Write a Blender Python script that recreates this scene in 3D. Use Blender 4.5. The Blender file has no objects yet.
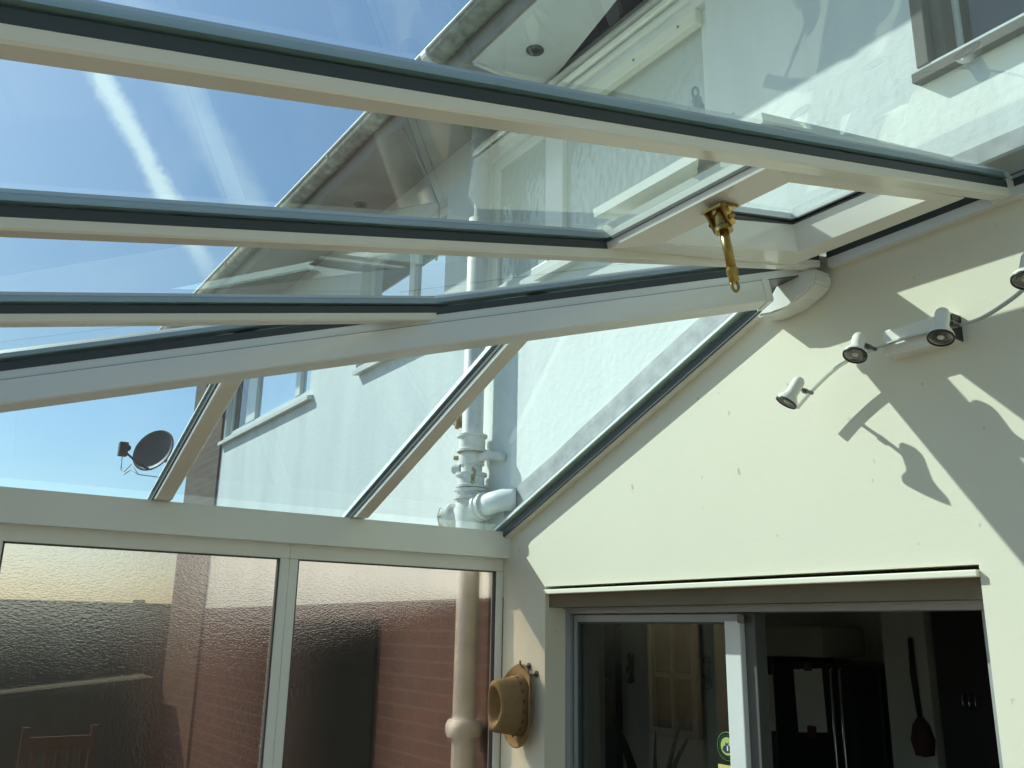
import bpy, bmesh, math, random
from mathutils import Vector, Matrix
random.seed(7)
scene = bpy.context.scene
COL = scene.collection
PI = math.pi

# ------------------------------------------------------------------ materials
def new_mat(name):
    m = bpy.data.materials.new(name); m.use_nodes = True
    nt = m.node_tree; nt.nodes.clear()
    out = nt.nodes.new('ShaderNodeOutputMaterial')
    return m, nt, out

def obj_coord(nt, scale=1.0):
    tc = nt.nodes.new('ShaderNodeTexCoord')
    mp = nt.nodes.new('ShaderNodeMapping')
    if not isinstance(scale, (tuple, list)): scale = (scale,)*3
    mp.inputs['Scale'].default_value = scale
    nt.links.new(tc.outputs['Object'], mp.inputs['Vector'])
    return mp.outputs['Vector']

def noise(nt, vec, scale, detail=4, rough=.55):
    n = nt.nodes.new('ShaderNodeTexNoise')
    n.inputs['Scale'].default_value = scale; n.inputs['Detail'].default_value = detail
    n.inputs['Roughness'].default_value = rough
    nt.links.new(vec, n.inputs['Vector'])
    return n.outputs['Fac']

def ramp(nt, fac, stops):
    r = nt.nodes.new('ShaderNodeValToRGB')
    e = r.color_ramp.elements
    while len(e) < len(stops): e.new(.5)
    for k, (p, c) in enumerate(stops):
        e[k].position = p; e[k].color = (*c, 1) if len(c) == 3 else c
    nt.links.new(fac, r.inputs['Fac'])
    return r.outputs['Color']

def mat(name, color, rough=.5, metal=0., vary=.06, vscale=3., bump=0., bscale=60., spec=.5, coat=0.):
    m, nt, out = new_mat(name)
    b = nt.nodes.new('ShaderNodeBsdfPrincipled')
    v = obj_coord(nt)
    f = noise(nt, v, vscale)
    lo = tuple(max(0, c*(1-vary)) for c in color); hi = tuple(min(1, c*(1+vary)) for c in color)
    nt.links.new(ramp(nt, f, [(.3, lo), (.7, hi)]), b.inputs['Base Color'])
    b.inputs['Roughness'].default_value = rough
    b.inputs['Metallic'].default_value = metal
    b.inputs['Specular IOR Level'].default_value = spec
    b.inputs['Coat Weight'].default_value = coat
    if bump:
        bp = nt.nodes.new('ShaderNodeBump'); bp.inputs['Strength'].default_value = bump
        bp.inputs['Distance'].default_value = .004
        nt.links.new(noise(nt, v, bscale, 6), bp.inputs['Height'])
        nt.links.new(bp.outputs['Normal'], b.inputs['Normal'])
    nt.links.new(b.outputs['BSDF'], out.inputs['Surface'])
    return m

def mat_plaster(name, color, scuff=(.55, .52, .4), amt=.72):
    m, nt, out = new_mat(name)
    b = nt.nodes.new('ShaderNodeBsdfPrincipled')
    v = obj_coord(nt)
    base = ramp(nt, noise(nt, v, 1.6, 5), [(.3, tuple(c*.965 for c in color)), (.7, color)])
    # sparse scuff marks
    v2 = obj_coord(nt, (3.1, 1, 2.3))
    sp = ramp(nt, noise(nt, v2, 9., 2, .4), [(amt, (0, 0, 0)), (amt+.05, (1, 1, 1))])
    mx = nt.nodes.new('ShaderNodeMix'); mx.data_type = 'RGBA'
    nt.links.new(sp, mx.inputs['Factor']); nt.links.new(base, mx.inputs[6])
    mx.inputs[7].default_value = (*scuff, 1)
    nt.links.new(mx.outputs[2], b.inputs['Base Color'])
    b.inputs['Roughness'].default_value = .75; b.inputs['Specular IOR Level'].default_value = .25
    bp = nt.nodes.new('ShaderNodeBump'); bp.inputs['Strength'].default_value = .12; bp.inputs['Distance'].default_value = .004
    nt.links.new(noise(nt, v, 40, 6), bp.inputs['Height']); nt.links.new(bp.outputs['Normal'], b.inputs['Normal'])
    nt.links.new(b.outputs['BSDF'], out.inputs['Surface'])
    return m

def mat_render(name, color):
    m, nt, out = new_mat(name)
    b = nt.nodes.new('ShaderNodeBsdfPrincipled')
    v = obj_coord(nt, (2.2, 1, .55))
    base = ramp(nt, noise(nt, v, 1.3, 8, .62), [(.3, tuple(c*.86 for c in color)), (.62, color)])
    nt.links.new(base, b.inputs['Base Color'])
    b.inputs['Roughness'].default_value = .85; b.inputs['Specular IOR Level'].default_value = .2
    bp = nt.nodes.new('ShaderNodeBump'); bp.inputs['Strength'].default_value = .5; bp.inputs['Distance'].default_value = .006
    nt.links.new(noise(nt, obj_coord(nt), 28, 8, .6), bp.inputs['Height']); nt.links.new(bp.outputs['Normal'], b.inputs['Normal'])
    nt.links.new(b.outputs['BSDF'], out.inputs['Surface'])
    return m

def mat_brick(name, c1, c2, mortar):
    m, nt, out = new_mat(name)
    b = nt.nodes.new('ShaderNodeBsdfPrincipled')
    tc = nt.nodes.new('ShaderNodeTexCoord'); sep = nt.nodes.new('ShaderNodeSeparateXYZ'); cmb = nt.nodes.new('ShaderNodeCombineXYZ')
    nt.links.new(tc.outputs['Object'], sep.inputs[0])
    add = nt.nodes.new('ShaderNodeMath'); add.operation = 'ADD'
    nt.links.new(sep.outputs['X'], add.inputs[0]); nt.links.new(sep.outputs['Y'], add.inputs[1])
    nt.links.new(add.outputs[0], cmb.inputs['X']); nt.links.new(sep.outputs['Z'], cmb.inputs['Y'])
    br = nt.nodes.new('ShaderNodeTexBrick')
    br.inputs['Color1'].default_value = (*c1, 1); br.inputs['Color2'].default_value = (*c2, 1); br.inputs['Mortar'].default_value = (*mortar, 1)
    br.inputs['Scale'].default_value = 1.0; br.inputs['Mortar Size'].default_value = .006
    br.inputs['Brick Width'].default_value = .225; br.inputs['Row Height'].default_value = .075
    nt.links.new(cmb.outputs[0], br.inputs['Vector'])
    nt.links.new(br.outputs['Color'], b.inputs['Base Color'])
    b.inputs['Roughness'].default_value = .9
    bp = nt.nodes.new('ShaderNodeBump'); bp.inputs['Strength'].default_value = .6; bp.inputs['Distance'].default_value = .006; bp.invert = True
    nt.links.new(br.outputs['Fac'], bp.inputs['Height']); nt.links.new(bp.outputs['Normal'], b.inputs['Normal'])
    nt.links.new(b.outputs['BSDF'], out.inputs['Surface'])
    return m

def schlick(nt, lo, hi, normal=None):
    lw = nt.nodes.new('ShaderNodeLayerWeight'); lw.inputs['Blend'].default_value = .5
    if normal: nt.links.new(normal, lw.inputs['Normal'])
    p = nt.nodes.new('ShaderNodeMath'); p.operation = 'POWER'; p.inputs[1].default_value = 4.2
    nt.links.new(lw.outputs['Facing'], p.inputs[0])
    ma = nt.nodes.new('ShaderNodeMath'); ma.operation = 'MULTIPLY_ADD'; ma.use_clamp = True
    ma.inputs[1].default_value = hi-lo; ma.inputs[2].default_value = lo
    nt.links.new(p.outputs[0], ma.inputs[0])
    return ma.outputs[0]

def mat_glass(name, tint, lo=.08, hi=1., haze=.0):
    m, nt, out = new_mat(name)
    tr = nt.nodes.new('ShaderNodeBsdfTransparent'); tr.inputs['Color'].default_value = (*tint, 1)
    gl = nt.nodes.new('ShaderNodeBsdfGlossy'); gl.inputs['Roughness'].default_value = .004
    gl.inputs['Color'].default_value = (.93, 1, .97, 1)
    mx = nt.nodes.new('ShaderNodeMixShader')
    nt.links.new(schlick(nt, lo, hi), mx.inputs['Fac'])
    nt.links.new(tr.outputs[0], mx.inputs[1]); nt.links.new(gl.outputs[0], mx.inputs[2])
    last = mx
    if haze:      # thin film of dust on the pane
        df = nt.nodes.new('ShaderNodeBsdfTranslucent'); df.inputs['Color'].default_value = (.85, .9, .88, 1)
        v = obj_coord(nt, (1, .35, 1))
        f = ramp(nt, noise(nt, v, 5, 7, .65), [(.3, (haze*.4,)*3), (.8, (haze*1.7,)*3)])
        m2 = nt.nodes.new('ShaderNodeMixShader')
        nt.links.new(f, m2.inputs['Fac'])
        nt.links.new(mx.outputs[0], m2.inputs[1]); nt.links.new(df.outputs[0], m2.inputs[2])
        last = m2
    nt.links.new(last.outputs[0], out.inputs['Surface'])
    return m

def mat_obscure(name):
    """rippled privacy glass"""
    m, nt, out = new_mat(name)
    v = obj_coord(nt, (1, .75, 1.5))
    h = noise(nt, v, 120, 4, .55)
    bp = nt.nodes.new('ShaderNodeBump'); bp.inputs['Strength'].default_value = .9; bp.inputs['Distance'].default_value = .0085
    nt.links.new(h, bp.inputs['Height'])
    rf = nt.nodes.new('ShaderNodeBsdfRefraction'); rf.inputs['IOR'].default_value = 1.13; rf.inputs['Roughness'].default_value = .16
    rf.inputs['Color'].default_value = (.68, .62, .54, 1)
    nt.links.new(bp.outputs['Normal'], rf.inputs['Normal'])
    gl = nt.nodes.new('ShaderNodeBsdfGlossy'); gl.inputs['Roughness'].default_value = .07; gl.inputs['Color'].default_value = (1, .95, .88, 1)
    nt.links.new(bp.outputs['Normal'], gl.inputs['Normal'])
    tr = nt.nodes.new('ShaderNodeBsdfTransparent'); tr.inputs['Color'].default_value = (1, .86, .66, 1)
    a = nt.nodes.new('ShaderNodeMixShader'); a.inputs['Fac'].default_value = .34
    nt.links.new(rf.outputs[0], a.inputs[1]); nt.links.new(tr.outputs[0], a.inputs[2])
    mx = nt.nodes.new('ShaderNodeMixShader')
    nt.links.new(schlick(nt, .025, .5, bp.outputs['Normal']), mx.inputs['Fac'])
    nt.links.new(a.outputs[0], mx.inputs[1]); nt.links.new(gl.outputs[0], mx.inputs[2])
    nt.links.new(mx.outputs[0], out.inputs['Surface'])
    return m

def mat_frosted(name):
    m, nt, out = new_mat(name)
    b = nt.nodes.new('ShaderNodeBsdfPrincipled')
    b.inputs['Base Color'].default_value = (.42, .50, .48, 1); b.inputs['Roughness'].default_value = .12
    b.inputs['Specular IOR Level'].default_value = .8
    v = obj_coord(nt, (1, 1, .5))
    vo = nt.nodes.new('ShaderNodeTexVoronoi'); vo.feature = 'SMOOTH_F1'; vo.inputs['Scale'].default_value = 34
    nt.links.new(v, vo.inputs['Vector'])
    bp = nt.nodes.new('ShaderNodeBump'); bp.inputs['Strength'].default_value = .5; bp.inputs['Distance'].default_value = .010
    nt.links.new(vo.outputs['Distance'], bp.inputs['Height']); nt.links.new(bp.outputs['Normal'], b.inputs['Normal'])
    nt.links.new(b.outputs['BSDF'], out.inputs['Surface'])
    return m

M = {}
M['plaster'] = mat_plaster('cream plaster', (.79, .765, .625))
M['plaster_plain'] = mat('cream painted plaster', (.76, .73, .58), .75, bump=.1)
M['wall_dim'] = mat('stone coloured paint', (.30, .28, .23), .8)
M['render'] = mat_render('white masonry render', (.76, .80, .79))
M['brick'] = mat_brick('red brick', (.085, .026, .017), (.055, .019, .014), (.085, .065, .05))
M['brick_dark'] = mat_brick('weathered brown brick', (.115, .058, .036), (.07, .04, .03), (.10, .085, .07))
M['pvc'] = mat('white pvc', (.76, .77, .73), .16, vary=.02)
M['pvc_warm'] = mat('warm white pvc', (.78, .76, .68), .16, vary=.025)
M['gasket'] = mat('black rubber gasket', (.055, .064, .068), .55)
M['cap'] = mat('grey aluminium capping', (.40, .44, .46), .45, metal=.3)
M['alu'] = mat('grey aluminium frame', (.34, .36, .38), .42, metal=.25)
M['alu_shade'] = mat('shaded grey aluminium', (.09, .095, .09), .5)  # grey frame colour darkened to hold the shade on the sliding stile
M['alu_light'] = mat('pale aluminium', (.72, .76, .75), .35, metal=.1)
M['alu_dark'] = mat('dark door seal', (.05, .06, .065), .5)
M['glass'] = mat_glass('greenish clear roof glass', (.77, .93, .885), .085, 1., .012)
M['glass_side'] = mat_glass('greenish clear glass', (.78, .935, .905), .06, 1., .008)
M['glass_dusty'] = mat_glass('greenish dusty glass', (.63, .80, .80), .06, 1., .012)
M['glass_door'] = mat_glass('tinted door glass', (.66, .72, .70), .045, 1.)
M['obscure'] = mat_obscure('rippled privacy glass')
M['frosted'] = mat_frosted('frosted rippled glass')
M['win_dark'] = mat('window glass over a dark room', (.05, .06, .065), .03, vary=.2, spec=1.)
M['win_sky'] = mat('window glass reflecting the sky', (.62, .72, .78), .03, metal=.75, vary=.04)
M['soffit_lit'] = mat('bounce lit soffit', (.86, .88, .84), .7, vary=.12, vscale=2.2)  # base colour brightened for sunlight bounced up off the glass roof
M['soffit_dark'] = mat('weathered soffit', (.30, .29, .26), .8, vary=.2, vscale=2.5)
M['gutter'] = mat('mossy grey gutter', (.33, .33, .28), .7, vary=.45, vscale=16)
M['gutter_rim'] = mat('pale gutter rim', (.80, .80, .77), .5)
M['dark'] = mat('soffit shade and dark opening', (.010, .011, .011), .8, spec=.0)
M['lead'] = mat('grey lead flashing', (.33, .35, .36), .6, vary=.25, vscale=14, metal=.1)
M['stone'] = mat('grey brown stone sill', (.13, .125, .115), .8, vary=.15, vscale=9, bump=.3)
M['stone_pale'] = mat('pale painted sill', (.62, .62, .58), .7, vary=.1, vscale=9)
M['pipe'] = mat('painted cast iron', (.70, .70, .66), .5, vary=.12, vscale=12, bump=.2)
M['rust'] = mat('flaking rust and paint', (.33, .24, .14), .8, vary=.4, vscale=40)
M['pipe_pvc'] = mat('grey white plastic pipe', (.78, .80, .80), .35, vary=.03)
M['dish'] = mat('charcoal dish mesh', (.055, .06, .065), .6)
M['black'] = mat('black plastic', (.018, .018, .02), .45)
M['cable'] = mat('pale grey cable', (.35, .38, .4), .5)
M['spot_white'] = mat('satin white enamel', (.80, .80, .74), .3, vary=.01)
M['spot_steel'] = mat('brushed steel strip', (.55, .56, .53), .35, metal=.6)
M['steel_dark'] = mat('dark grey metal joint', (.14, .14, .13), .4, metal=.6)
M['lens'] = mat('halogen lamp face', (.62, .62, .57), .35, metal=0)
M['brass'] = mat('aged brass', (.36, .235, .07), .33, metal=.9, vary=.3, vscale=40)
M['hat'] = mat('tan suede', (.27, .185, .09), .9, vary=.12, vscale=18, bump=.35, bscale=200, spec=.15)
M['hat_dark'] = mat('brown leather lacing', (.075, .045, .022), .7)
M['hat_band'] = mat('dark tan suede band', (.22, .145, .07), .9, bump=.3)
M['floor'] = mat('brown stone floor tile', (.17, .125, .085), .6, vary=.08)
M['floor_dark'] = mat('dark kitchen floor', (.06, .055, .05), .6)
M['kitchen_wall'] = mat('kitchen wall paint', (.56, .58, .50), .8)
M['kitchen_dark'] = mat('dark kitchen units', (.045, .05, .05), .5)
M['fridge'] = mat('black fridge enamel', (.018, .024, .026), .28)
M['chrome'] = mat('brushed chrome', (.75, .75, .75), .22, metal=1.)
M['paper'] = mat('white paper', (.72, .72, .66), .8)
M['card'] = mat('pale cardboard', (.45, .43, .36), .8)
M['red_dark'] = mat('dark red bristles', (.07, .03, .028), .8)
M['leaf'] = mat('dark green leaf', (.02, .05, .025), .45)
M['terracotta'] = mat('terracotta', (.36, .15, .08), .8)
M['ground'] = mat('paved yard', (.13, .115, .10), .9, vary=.25, vscale=1.5)
M['fence'] = mat('dark stained fence', (.06, .052, .042), .85, vary=.3, vscale=5)
M['chair'] = mat('brown garden timber', (.075, .035, .018), .6)
M['cover'] = mat('grey green canvas', (.085, .095, .08), .9, vary=.12)
M['tile'] = mat('brown roof tile', (.14, .08, .06), .85, vary=.3, vscale=12, bump=.6, bscale=20)
M['sticker'] = mat('lime sticker', (.40, .50, .16), .5)
M['sticker_pale'] = mat('pale lime sticker ring', (.60, .68, .36), .5)
M['navy'] = mat('dark navy print', (.02, .03, .07), .5)
M['green_print'] = mat('dark green print', (.05, .13, .05), .5)
M['yellow'] = mat('yellow sticker', (.62, .58, .20), .5)
M['wood_strip'] = mat('tan timber packer', (.17, .14, .09), .7, vary=.08)
M['bead'] = mat('cream trim bead', (.84, .82, .68), .5, vary=.02)

# ------------------------------------------------------------------ geometry helpers
def tag(o, label=None, cat=None, group=None, kind=None):
    if label: o['label'] = label
    if cat: o['category'] = cat
    if group: o['group'] = group
    if kind: o['kind'] = kind
    return o

def empty(name, loc, label, cat, group=None):
    o = bpy.data.objects.new(name, None); COL.objects.link(o)
    o.location = loc; o.empty_display_size = .05
    return tag(o, label, cat, group)

def link(name, bm, m, parent=None, smooth=False, label=None):
    me = bpy.data.meshes.new(name)
    bmesh.ops.recalc_face_normals(bm, faces=bm.faces)
    bm.to_mesh(me); bm.free()
    for mm in (m if isinstance(m, (list, tuple)) else [m]): me.materials.append(mm)
    if smooth:
        for p in me.polygons: p.use_smooth = True
    o = bpy.data.objects.new(name, me); COL.objects.link(o)
    if parent is not None:
        # geometry is written in world space: keep it there
        w = Matrix.Identity(4); q = parent
        while q is not None:
            w = q.matrix_basis @ w if q.parent is None else q.matrix_parent_inverse @ q.matrix_basis @ w
            q = q.parent
        o.parent = parent; o.matrix_parent_inverse = w.inverted()
    if label: o['label'] = label
    return o

def P(o):   # full local->world of an un-rotated chain (all geometry is in world coordinates)
    return o

def add_box(bm, lo, hi, bev=0.):
    vs = [bm.verts.new((x, y, z)) for z in (lo[2], hi[2]) for y in (lo[1], hi[1]) for x in (lo[0], hi[0])]
    fs = [(0, 1, 3, 2), (4, 6, 7, 5), (0, 4, 5, 1), (2, 3, 7, 6), (0, 2, 6, 4), (1, 5, 7, 3)]
    faces = [bm.faces.new([vs[i] for i in f]) for f in fs]
    if bev:
        es = list({e for f in faces for e in f.edges})
        bmesh.ops.bevel(bm, geom=es, offset=bev, segments=2, affect='EDGES', profile=.6)
    return bm

def box(name, lo, hi, m, parent=None, bev=0., label=None):
    bm = bmesh.new(); add_box(bm, lo, hi, bev)
    return link(name, bm, m, parent, label=label)

def add_sweep(bm, prof, frames, cap=True):
    """prof: list of (a,b); frames: list of (origin, A, B)"""
    rings = []
    for o, A, B in frames:
        rings.append([bm.verts.new(Vector(o)+Vector(A)*a+Vector(B)*b) for a, b in prof])
    n = len(prof)
    for r0, r1 in zip(rings[:-1], rings[1:]):
        for i in range(n):
            bm.faces.new((r0[i], r0[(i+1) % n], r1[(i+1) % n], r1[i]))
    if cap:
        bm.faces.new(rings[0][::-1]); bm.faces.new(rings[-1])
    return bm

def circ(r, n=20, r2=None):
    r2 = r2 or r
    return [(r*math.cos(2*PI*i/n), r2*math.sin(2*PI*i/n)) for i in range(n)]

def basis(d):
    d = Vector(d).normalized()
    a = d.cross(Vector((0, 0, 1)))
    if a.length < 1e-3: a = Vector((1, 0, 0))
    a.normalize()
    return d, a, a.cross(d).normalized()

def add_tube(bm, pts, r, n=14):
    pts = [Vector(p) for p in pts]
    fr = []; prev = None
    for i, p in enumerate(pts):
        d = (pts[min(i+1, len(pts)-1)]-pts[max(i-1, 0)]).normalized()
        if prev is None: _, a, b = basis(d)
        else:
            a = prev - d*prev.dot(d)
            a.normalize(); b = a.cross(d)
        prev = a
        fr.append((p, a, b))
    rr = r if isinstance(r, (list, tuple)) else [r]*len(pts)
    rings = [[bm.verts.new(o+A*c*q+B*s*q) for c, s in circ(1, n)] for (o, A, B), q in zip(fr, rr)]
    for r0, r1 in zip(rings[:-1], rings[1:]):
        for i in range(n): bm.faces.new((r0[i], r0[(i+1) % n], r1[(i+1) % n], r1[i]))
    bm.faces.new(rings[0][::-1]); bm.faces.new(rings[-1])
    return bm

def tube(name, pts, r, m, parent=None, n=14, label=None):
    bm = bmesh.new(); add_tube(bm, pts, r, n)
    return link(name, bm, m, parent, True, label)

def add_lathe(bm, origin, axis, prof, n=28):
    """prof: list of (t along axis, radius)"""
    d, a, b = basis(axis); o = Vector(origin)
    rings = []
    for t, r in prof:
        if r < 1e-5: rings.append([bm.verts.new(o+d*t)])
        else: rings.append([bm.verts.new(o+d*t+a*c*r+b*s*r) for c, s in circ(1, n)])
    for r0, r1 in zip(rings[:-1], rings[1:]):
        for i in range(n):
            j = (i+1) % n
            if len(r0) == 1 and len(r1) == 1: continue
            if len(r0) == 1: bm.faces.new((r0[0], r1[j], r1[i]))
            elif len(r1) == 1: bm.faces.new((r0[i], r0[j], r1[0]))
            else: bm.faces.new((r0[i], r0[j], r1[j], r1[i]))
    for r in (rings[0], rings[-1]):
        if len(r) > 1: bm.faces.new(r)
    return bm

def lathe(name, origin, axis, prof, m, parent=None, n=28, label=None):
    bm = bmesh.new(); add_lathe(bm, origin, axis, prof, n)
    o = link(name, bm, m, parent, True, label)
    md = o.modifiers.new('edge', 'EDGE_SPLIT'); md.split_angle = math.radians(38)
    return o

def prism(name, poly, d, m, parent=None, label=None, bev=0.):
    """poly: 3D points of a planar polygon; d: extrusion vector"""
    bm = bmesh.new()
    a = [bm.verts.new(p) for p in poly]; b = [bm.verts.new(Vector(p)+Vector(d)) for p in poly]
    fs = [bm.faces.new(a), bm.faces.new(b[::-1])]
    n = len(a)
    for i in range(n): fs.append(bm.faces.new((a[i], b[i], b[(i+1) % n], a[(i+1) % n])))
    if bev: bmesh.ops.bevel(bm, geom=bm.edges[:], offset=bev, segments=2, affect='EDGES')
    return link(name, bm, m, parent, label=label)

def wall_xz(name, outer, holes, y0, y1, m, parent=None):
    """vertical slab in the plane y, with holes given as loops of (x,z)"""
    bm = bmesh.new(); edges = []; loops = []
    for lp in [outer]+holes:
        vs = [bm.verts.new((x, y0, z)) for x, z in lp]; loops.append(vs)
        for i in range(len(vs)): edges.append(bm.edges.new((vs[i], vs[(i+1) % len(vs)])))
    bmesh.ops.triangle_fill(bm, use_beauty=True, use_dissolve=False, edges=edges)
    front = [f for f in bm.faces]
    r = bmesh.ops.duplicate(bm, geom=bm.verts[:]+bm.edges[:]+bm.faces[:])
    vm = r['vert_map']
    new = [e for e in r['geom'] if isinstance(e, bmesh.types.BMVert)]
    for v in new: v.co.y = y1
    for vs in loops:
        for i in range(len(vs)):
            a, b = vs[i], vs[(i+1) % len(vs)]
            bm.faces.new((a, b, vm[b], vm[a]))
    return link(name, bm, m, parent)

def quad(name, pts, m, parent=None, label=None):
    bm = bmesh.new(); bm.faces.new([bm.verts.new(p) for p in pts])
    return link(name, bm, m, parent, label=label)

def rect(x0, z0, x1, z1): return [(x0, z0), (x1, z0), (x1, z1), (x0, z1)]

# ------------------------------------------------------------------ dimensions
TB, TA = .2214, .4166            # slopes of the front roof (along y) and of the left roof (along x)
ZR, ZE = 3.08, 2.34              # underside of the roof at the wall top, at the eaves
XH = (ZR-ZE)/TA                  # where the hip meets the wall
YF = -(ZR-ZE)/TB                 # front eaves
XR = 4.25                        # right wall
def hipx(y): return XH + y*TB/TA
NF = Vector((0, -TB, 1)).normalized()
NL = Vector((-TA, 0, 1)).normalized()
def F(x, y, h=0.): return Vector((x, y, ZR+TB*y)) + NF*h
def L(x, y, h=0.): return Vector((x, y, ZE+TA*x)) + NL*h

# ------------------------------------------------------------------ setting: interior wall and house front
OP = (.318, 2.192, 2.138)          # patio door opening x0, x1, head
roofline = [(0, ZE+.06), (XH, ZR+.06), (XR, ZR+.06)]
w = wall_xz('wall_back', [(0, 0), (OP[0], 0), (OP[0], OP[2]), (OP[1], OP[2]), (OP[1], 0), (XR, 0), (XR, ZR+.06), (XH, ZR+.06), (0, ZE+.06)],
            [], 0, .2, M['plaster'])
tag(w, 'cream plastered wall around the patio door, sloping along its top left', 'wall', kind='structure')

WIN = dict(a=(-.22, 3.60, 1.36, 4.38), b=(-1.80, 3.60, -.66, 4.38), c=(-4.62, 3.60, -2.60, 4.38), d=(2.22, 3.60, 3.3, 4.38))
ZS = 4.56
w = wall_xz('wall_outer', [(-4.67, 2.1), (0, 2.1), (0, ZE+.06), (XH, ZR+.06), (XR+1.5, ZR+.06), (XR+1.5, 4.8), (-4.67, 4.8)],
            [rect(*WIN[k]) for k in 'abcd'], 0, .2, M['render'])
tag(w, 'pale rendered upper wall of the house beyond the glass roof', 'wall', kind='structure')
w = box('wall_lower', (-4.67, 0, -.05), (0, .2, 2.1), M['brick']); tag(w, 'red brick base of the house beyond the patterned glass', 'wall', kind='structure')
w = box('wall_corner', (-5.73, -.02, -.05), (-4.67, .2, 4.8), M['brick_dark']); tag(w, 'bare brown brick strip at the far corner of the house', 'wall', kind='structure')

# left side of the conservatory: dwarf wall, eaves beam, privacy windows
w = box('wall_left', (-.1, YF, 0), (0, 0, .75), M['plaster_plain']); tag(w, 'cream dwarf wall under the patterned windows', 'wall', kind='structure')
w = wall_xz('wall_right', [(0, 0), (1, 0), (1, 1)], [], 0, .1, M['plaster_plain'])
bm = bmesh.new()
bpoly = [(XR, 0, 0), (XR, YF, 0), (XR, YF, ZE+.03), (XR, 0, ZR+.03)]
bpy.data.objects.remove(w)
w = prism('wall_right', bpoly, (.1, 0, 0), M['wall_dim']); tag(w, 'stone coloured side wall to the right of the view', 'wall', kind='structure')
w = box('floor', (-.1, YF, -.1), (XR, 0, 0), M['floor']); tag(w, 'brown stone tiled floor of the conservatory', 'floor', kind='structure')
w = box('ground', (-14, -14, -.25), (8, 6, -.1), M['ground']); tag(w, 'paved yard outside', 'ground', kind='structure')
w = box('trim_1', (-.06, YF, ZE-.07), (0.045, 0, ZE+.047), M['pvc']); tag(w, 'broad white eaves beam above the patterned windows', 'beam', kind='structure')
w = box('trim_2', (-.06, YF-.06, ZE-.13), (XR, YF, ZE+.055), M['pvc']); tag(w, 'white front eaves beam', 'beam', kind='structure')
w = box('trim_3', (-.07, YF-.06, 0), (.02, YF+.03, ZE-.13), M['pvc']); tag(w, 'white front corner post', 'post', kind='structure')

def obscure_window(n, y0, y1, label):
    fr = bmesh.new()
    z0, z1 = .75, ZE-.065
    add_box(fr, (-.05, y0, z1-.062), (-.004, y1, z1), .004)
    add_box(fr, (-.05, y0, z0), (-.004, y1, z0+.07), .004)
    add_box(fr, (-.05, y0, z0+.07), (-.004, y0+.037, z1-.062), .004)
    add_box(fr, (-.05, y1-.037, z0+.07), (-.004, y1, z1-.062), .004)
    root = link('window_%d' % n, fr, M['pvc']); tag(root, label, 'window', kind='structure')
    gk = bmesh.new()
    a, b, c, d = y0+.037, y1-.037, z0+.07, z1-.062
    for lo, hi in (((-.03, a, c), (-.01, a+.006, d)), ((-.03, b-.006, c), (-.01, b, d)), ((-.03, a, d-.005), (-.01, b, d)), ((-.03, a, c), (-.01, b, c+.005))):
        add_box(gk, lo, hi)
    link('gasket', gk, M['gasket'], root)
    quad('pane', [(-.02, a, c), (-.02, b, c), (-.02, b, d), (-.02, a, d)], M['obscure'], root)
    return root
obscure_window(1, -1.0125, -.0, 'narrow patterned glass window beside the hat')
obscure_window(2, -2.045, -1.0125, 'wide patterned glass window at the lower left corner')
obscure_window(3, YF+.03, -2.045, 'patterned glass window nearest the front corner')

# ------------------------------------------------------------------ upper house windows
def sill(x0, x1, m, parent, z=3.572, out=.045, th=.03):
    bm = bmesh.new()
    prof = [(-.02, -th), (out, -th-.012), (out, -.012), (.0, 0), (-.02, 0)]
    poly = [(x0, -a, z+b) for a, b in prof]
    vs = [bm.verts.new(p) for p in poly]; v2 = [bm.verts.new((x1, p[1], p[2])) for p in poly]
    bm.faces.new(vs); bm.faces.new(v2[::-1])
    for i in range(len(vs)): bm.faces.new((vs[i], v2[i], v2[(i+1) % 5], vs[(i+1) % 5]))
    return link('sill', bm, m, parent)

def house_window(n, key, label, bars, panes, sillm, sillx, depth=.07, frame_m='pvc', fw=.055):
    x0, z0, x1, z1 = WIN[key]
    bm = bmesh.new(); y0, y1 = depth, depth+.05
    for lo, hi in (((x0, y0, z0), (x1, y1, z0+fw)), ((x0, y0, z1-fw), (x1, y1, z1)), ((x0, y0, z0+fw), (x0+fw, y1, z1-fw)), ((x1-fw, y0, z0+fw), (x1, y1, z1-fw))):
        add_box(bm, lo, hi, .006)
    for bx0, bx1 in bars: add_box(bm, (bx0, y0-.008, z0+fw), (bx1, y1, z1-fw), .006)
    root = link('window_%d' % n, bm, M[frame_m]); tag(root, label, 'window', kind='structure')
    for px0, px1, mm in panes:
        box('pane', (px0, y0+.018, z0+fw), (px1, y0+.026, z1-fw), M[mm], root)
    sill(sillx[0], sillx[1], sillm, root)
    return root
wa = house_window(4, 'a', 'large frosted upstairs window beyond the glass roof', [(.26, .40)], [(-.165, .26, 'frosted'), (.40, 1.305, 'frosted')], M['stone_pale'], (.265, 1.40), .03)
bm = bmesh.new(); add_box(bm, (.42, -.012, 4.305), (1.315, .03, 4.375), .006)
link('head_rail', bm, M['bead'], wa)
for sx in (.62, .95, 1.22):
    lathe('screw', (sx, -.012, 4.34), (0, -1, 0), [(0, .007), (.004, .006), (.005, 0)], M['steel_dark'], wa, 8)
bm = bmesh.new()
add_box(bm, (-.1, -.02, 4.42), (1.36, 0, 4.44), .003); add_box(bm, (-.1, -.03, 4.475), (1.36, 0, 4.50), .003); add_box(bm, (.2, -.045, 4.515), (1.38, 0, 4.535), .003)
link('head_moulding', bm, M['soffit_lit'], wa)
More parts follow.
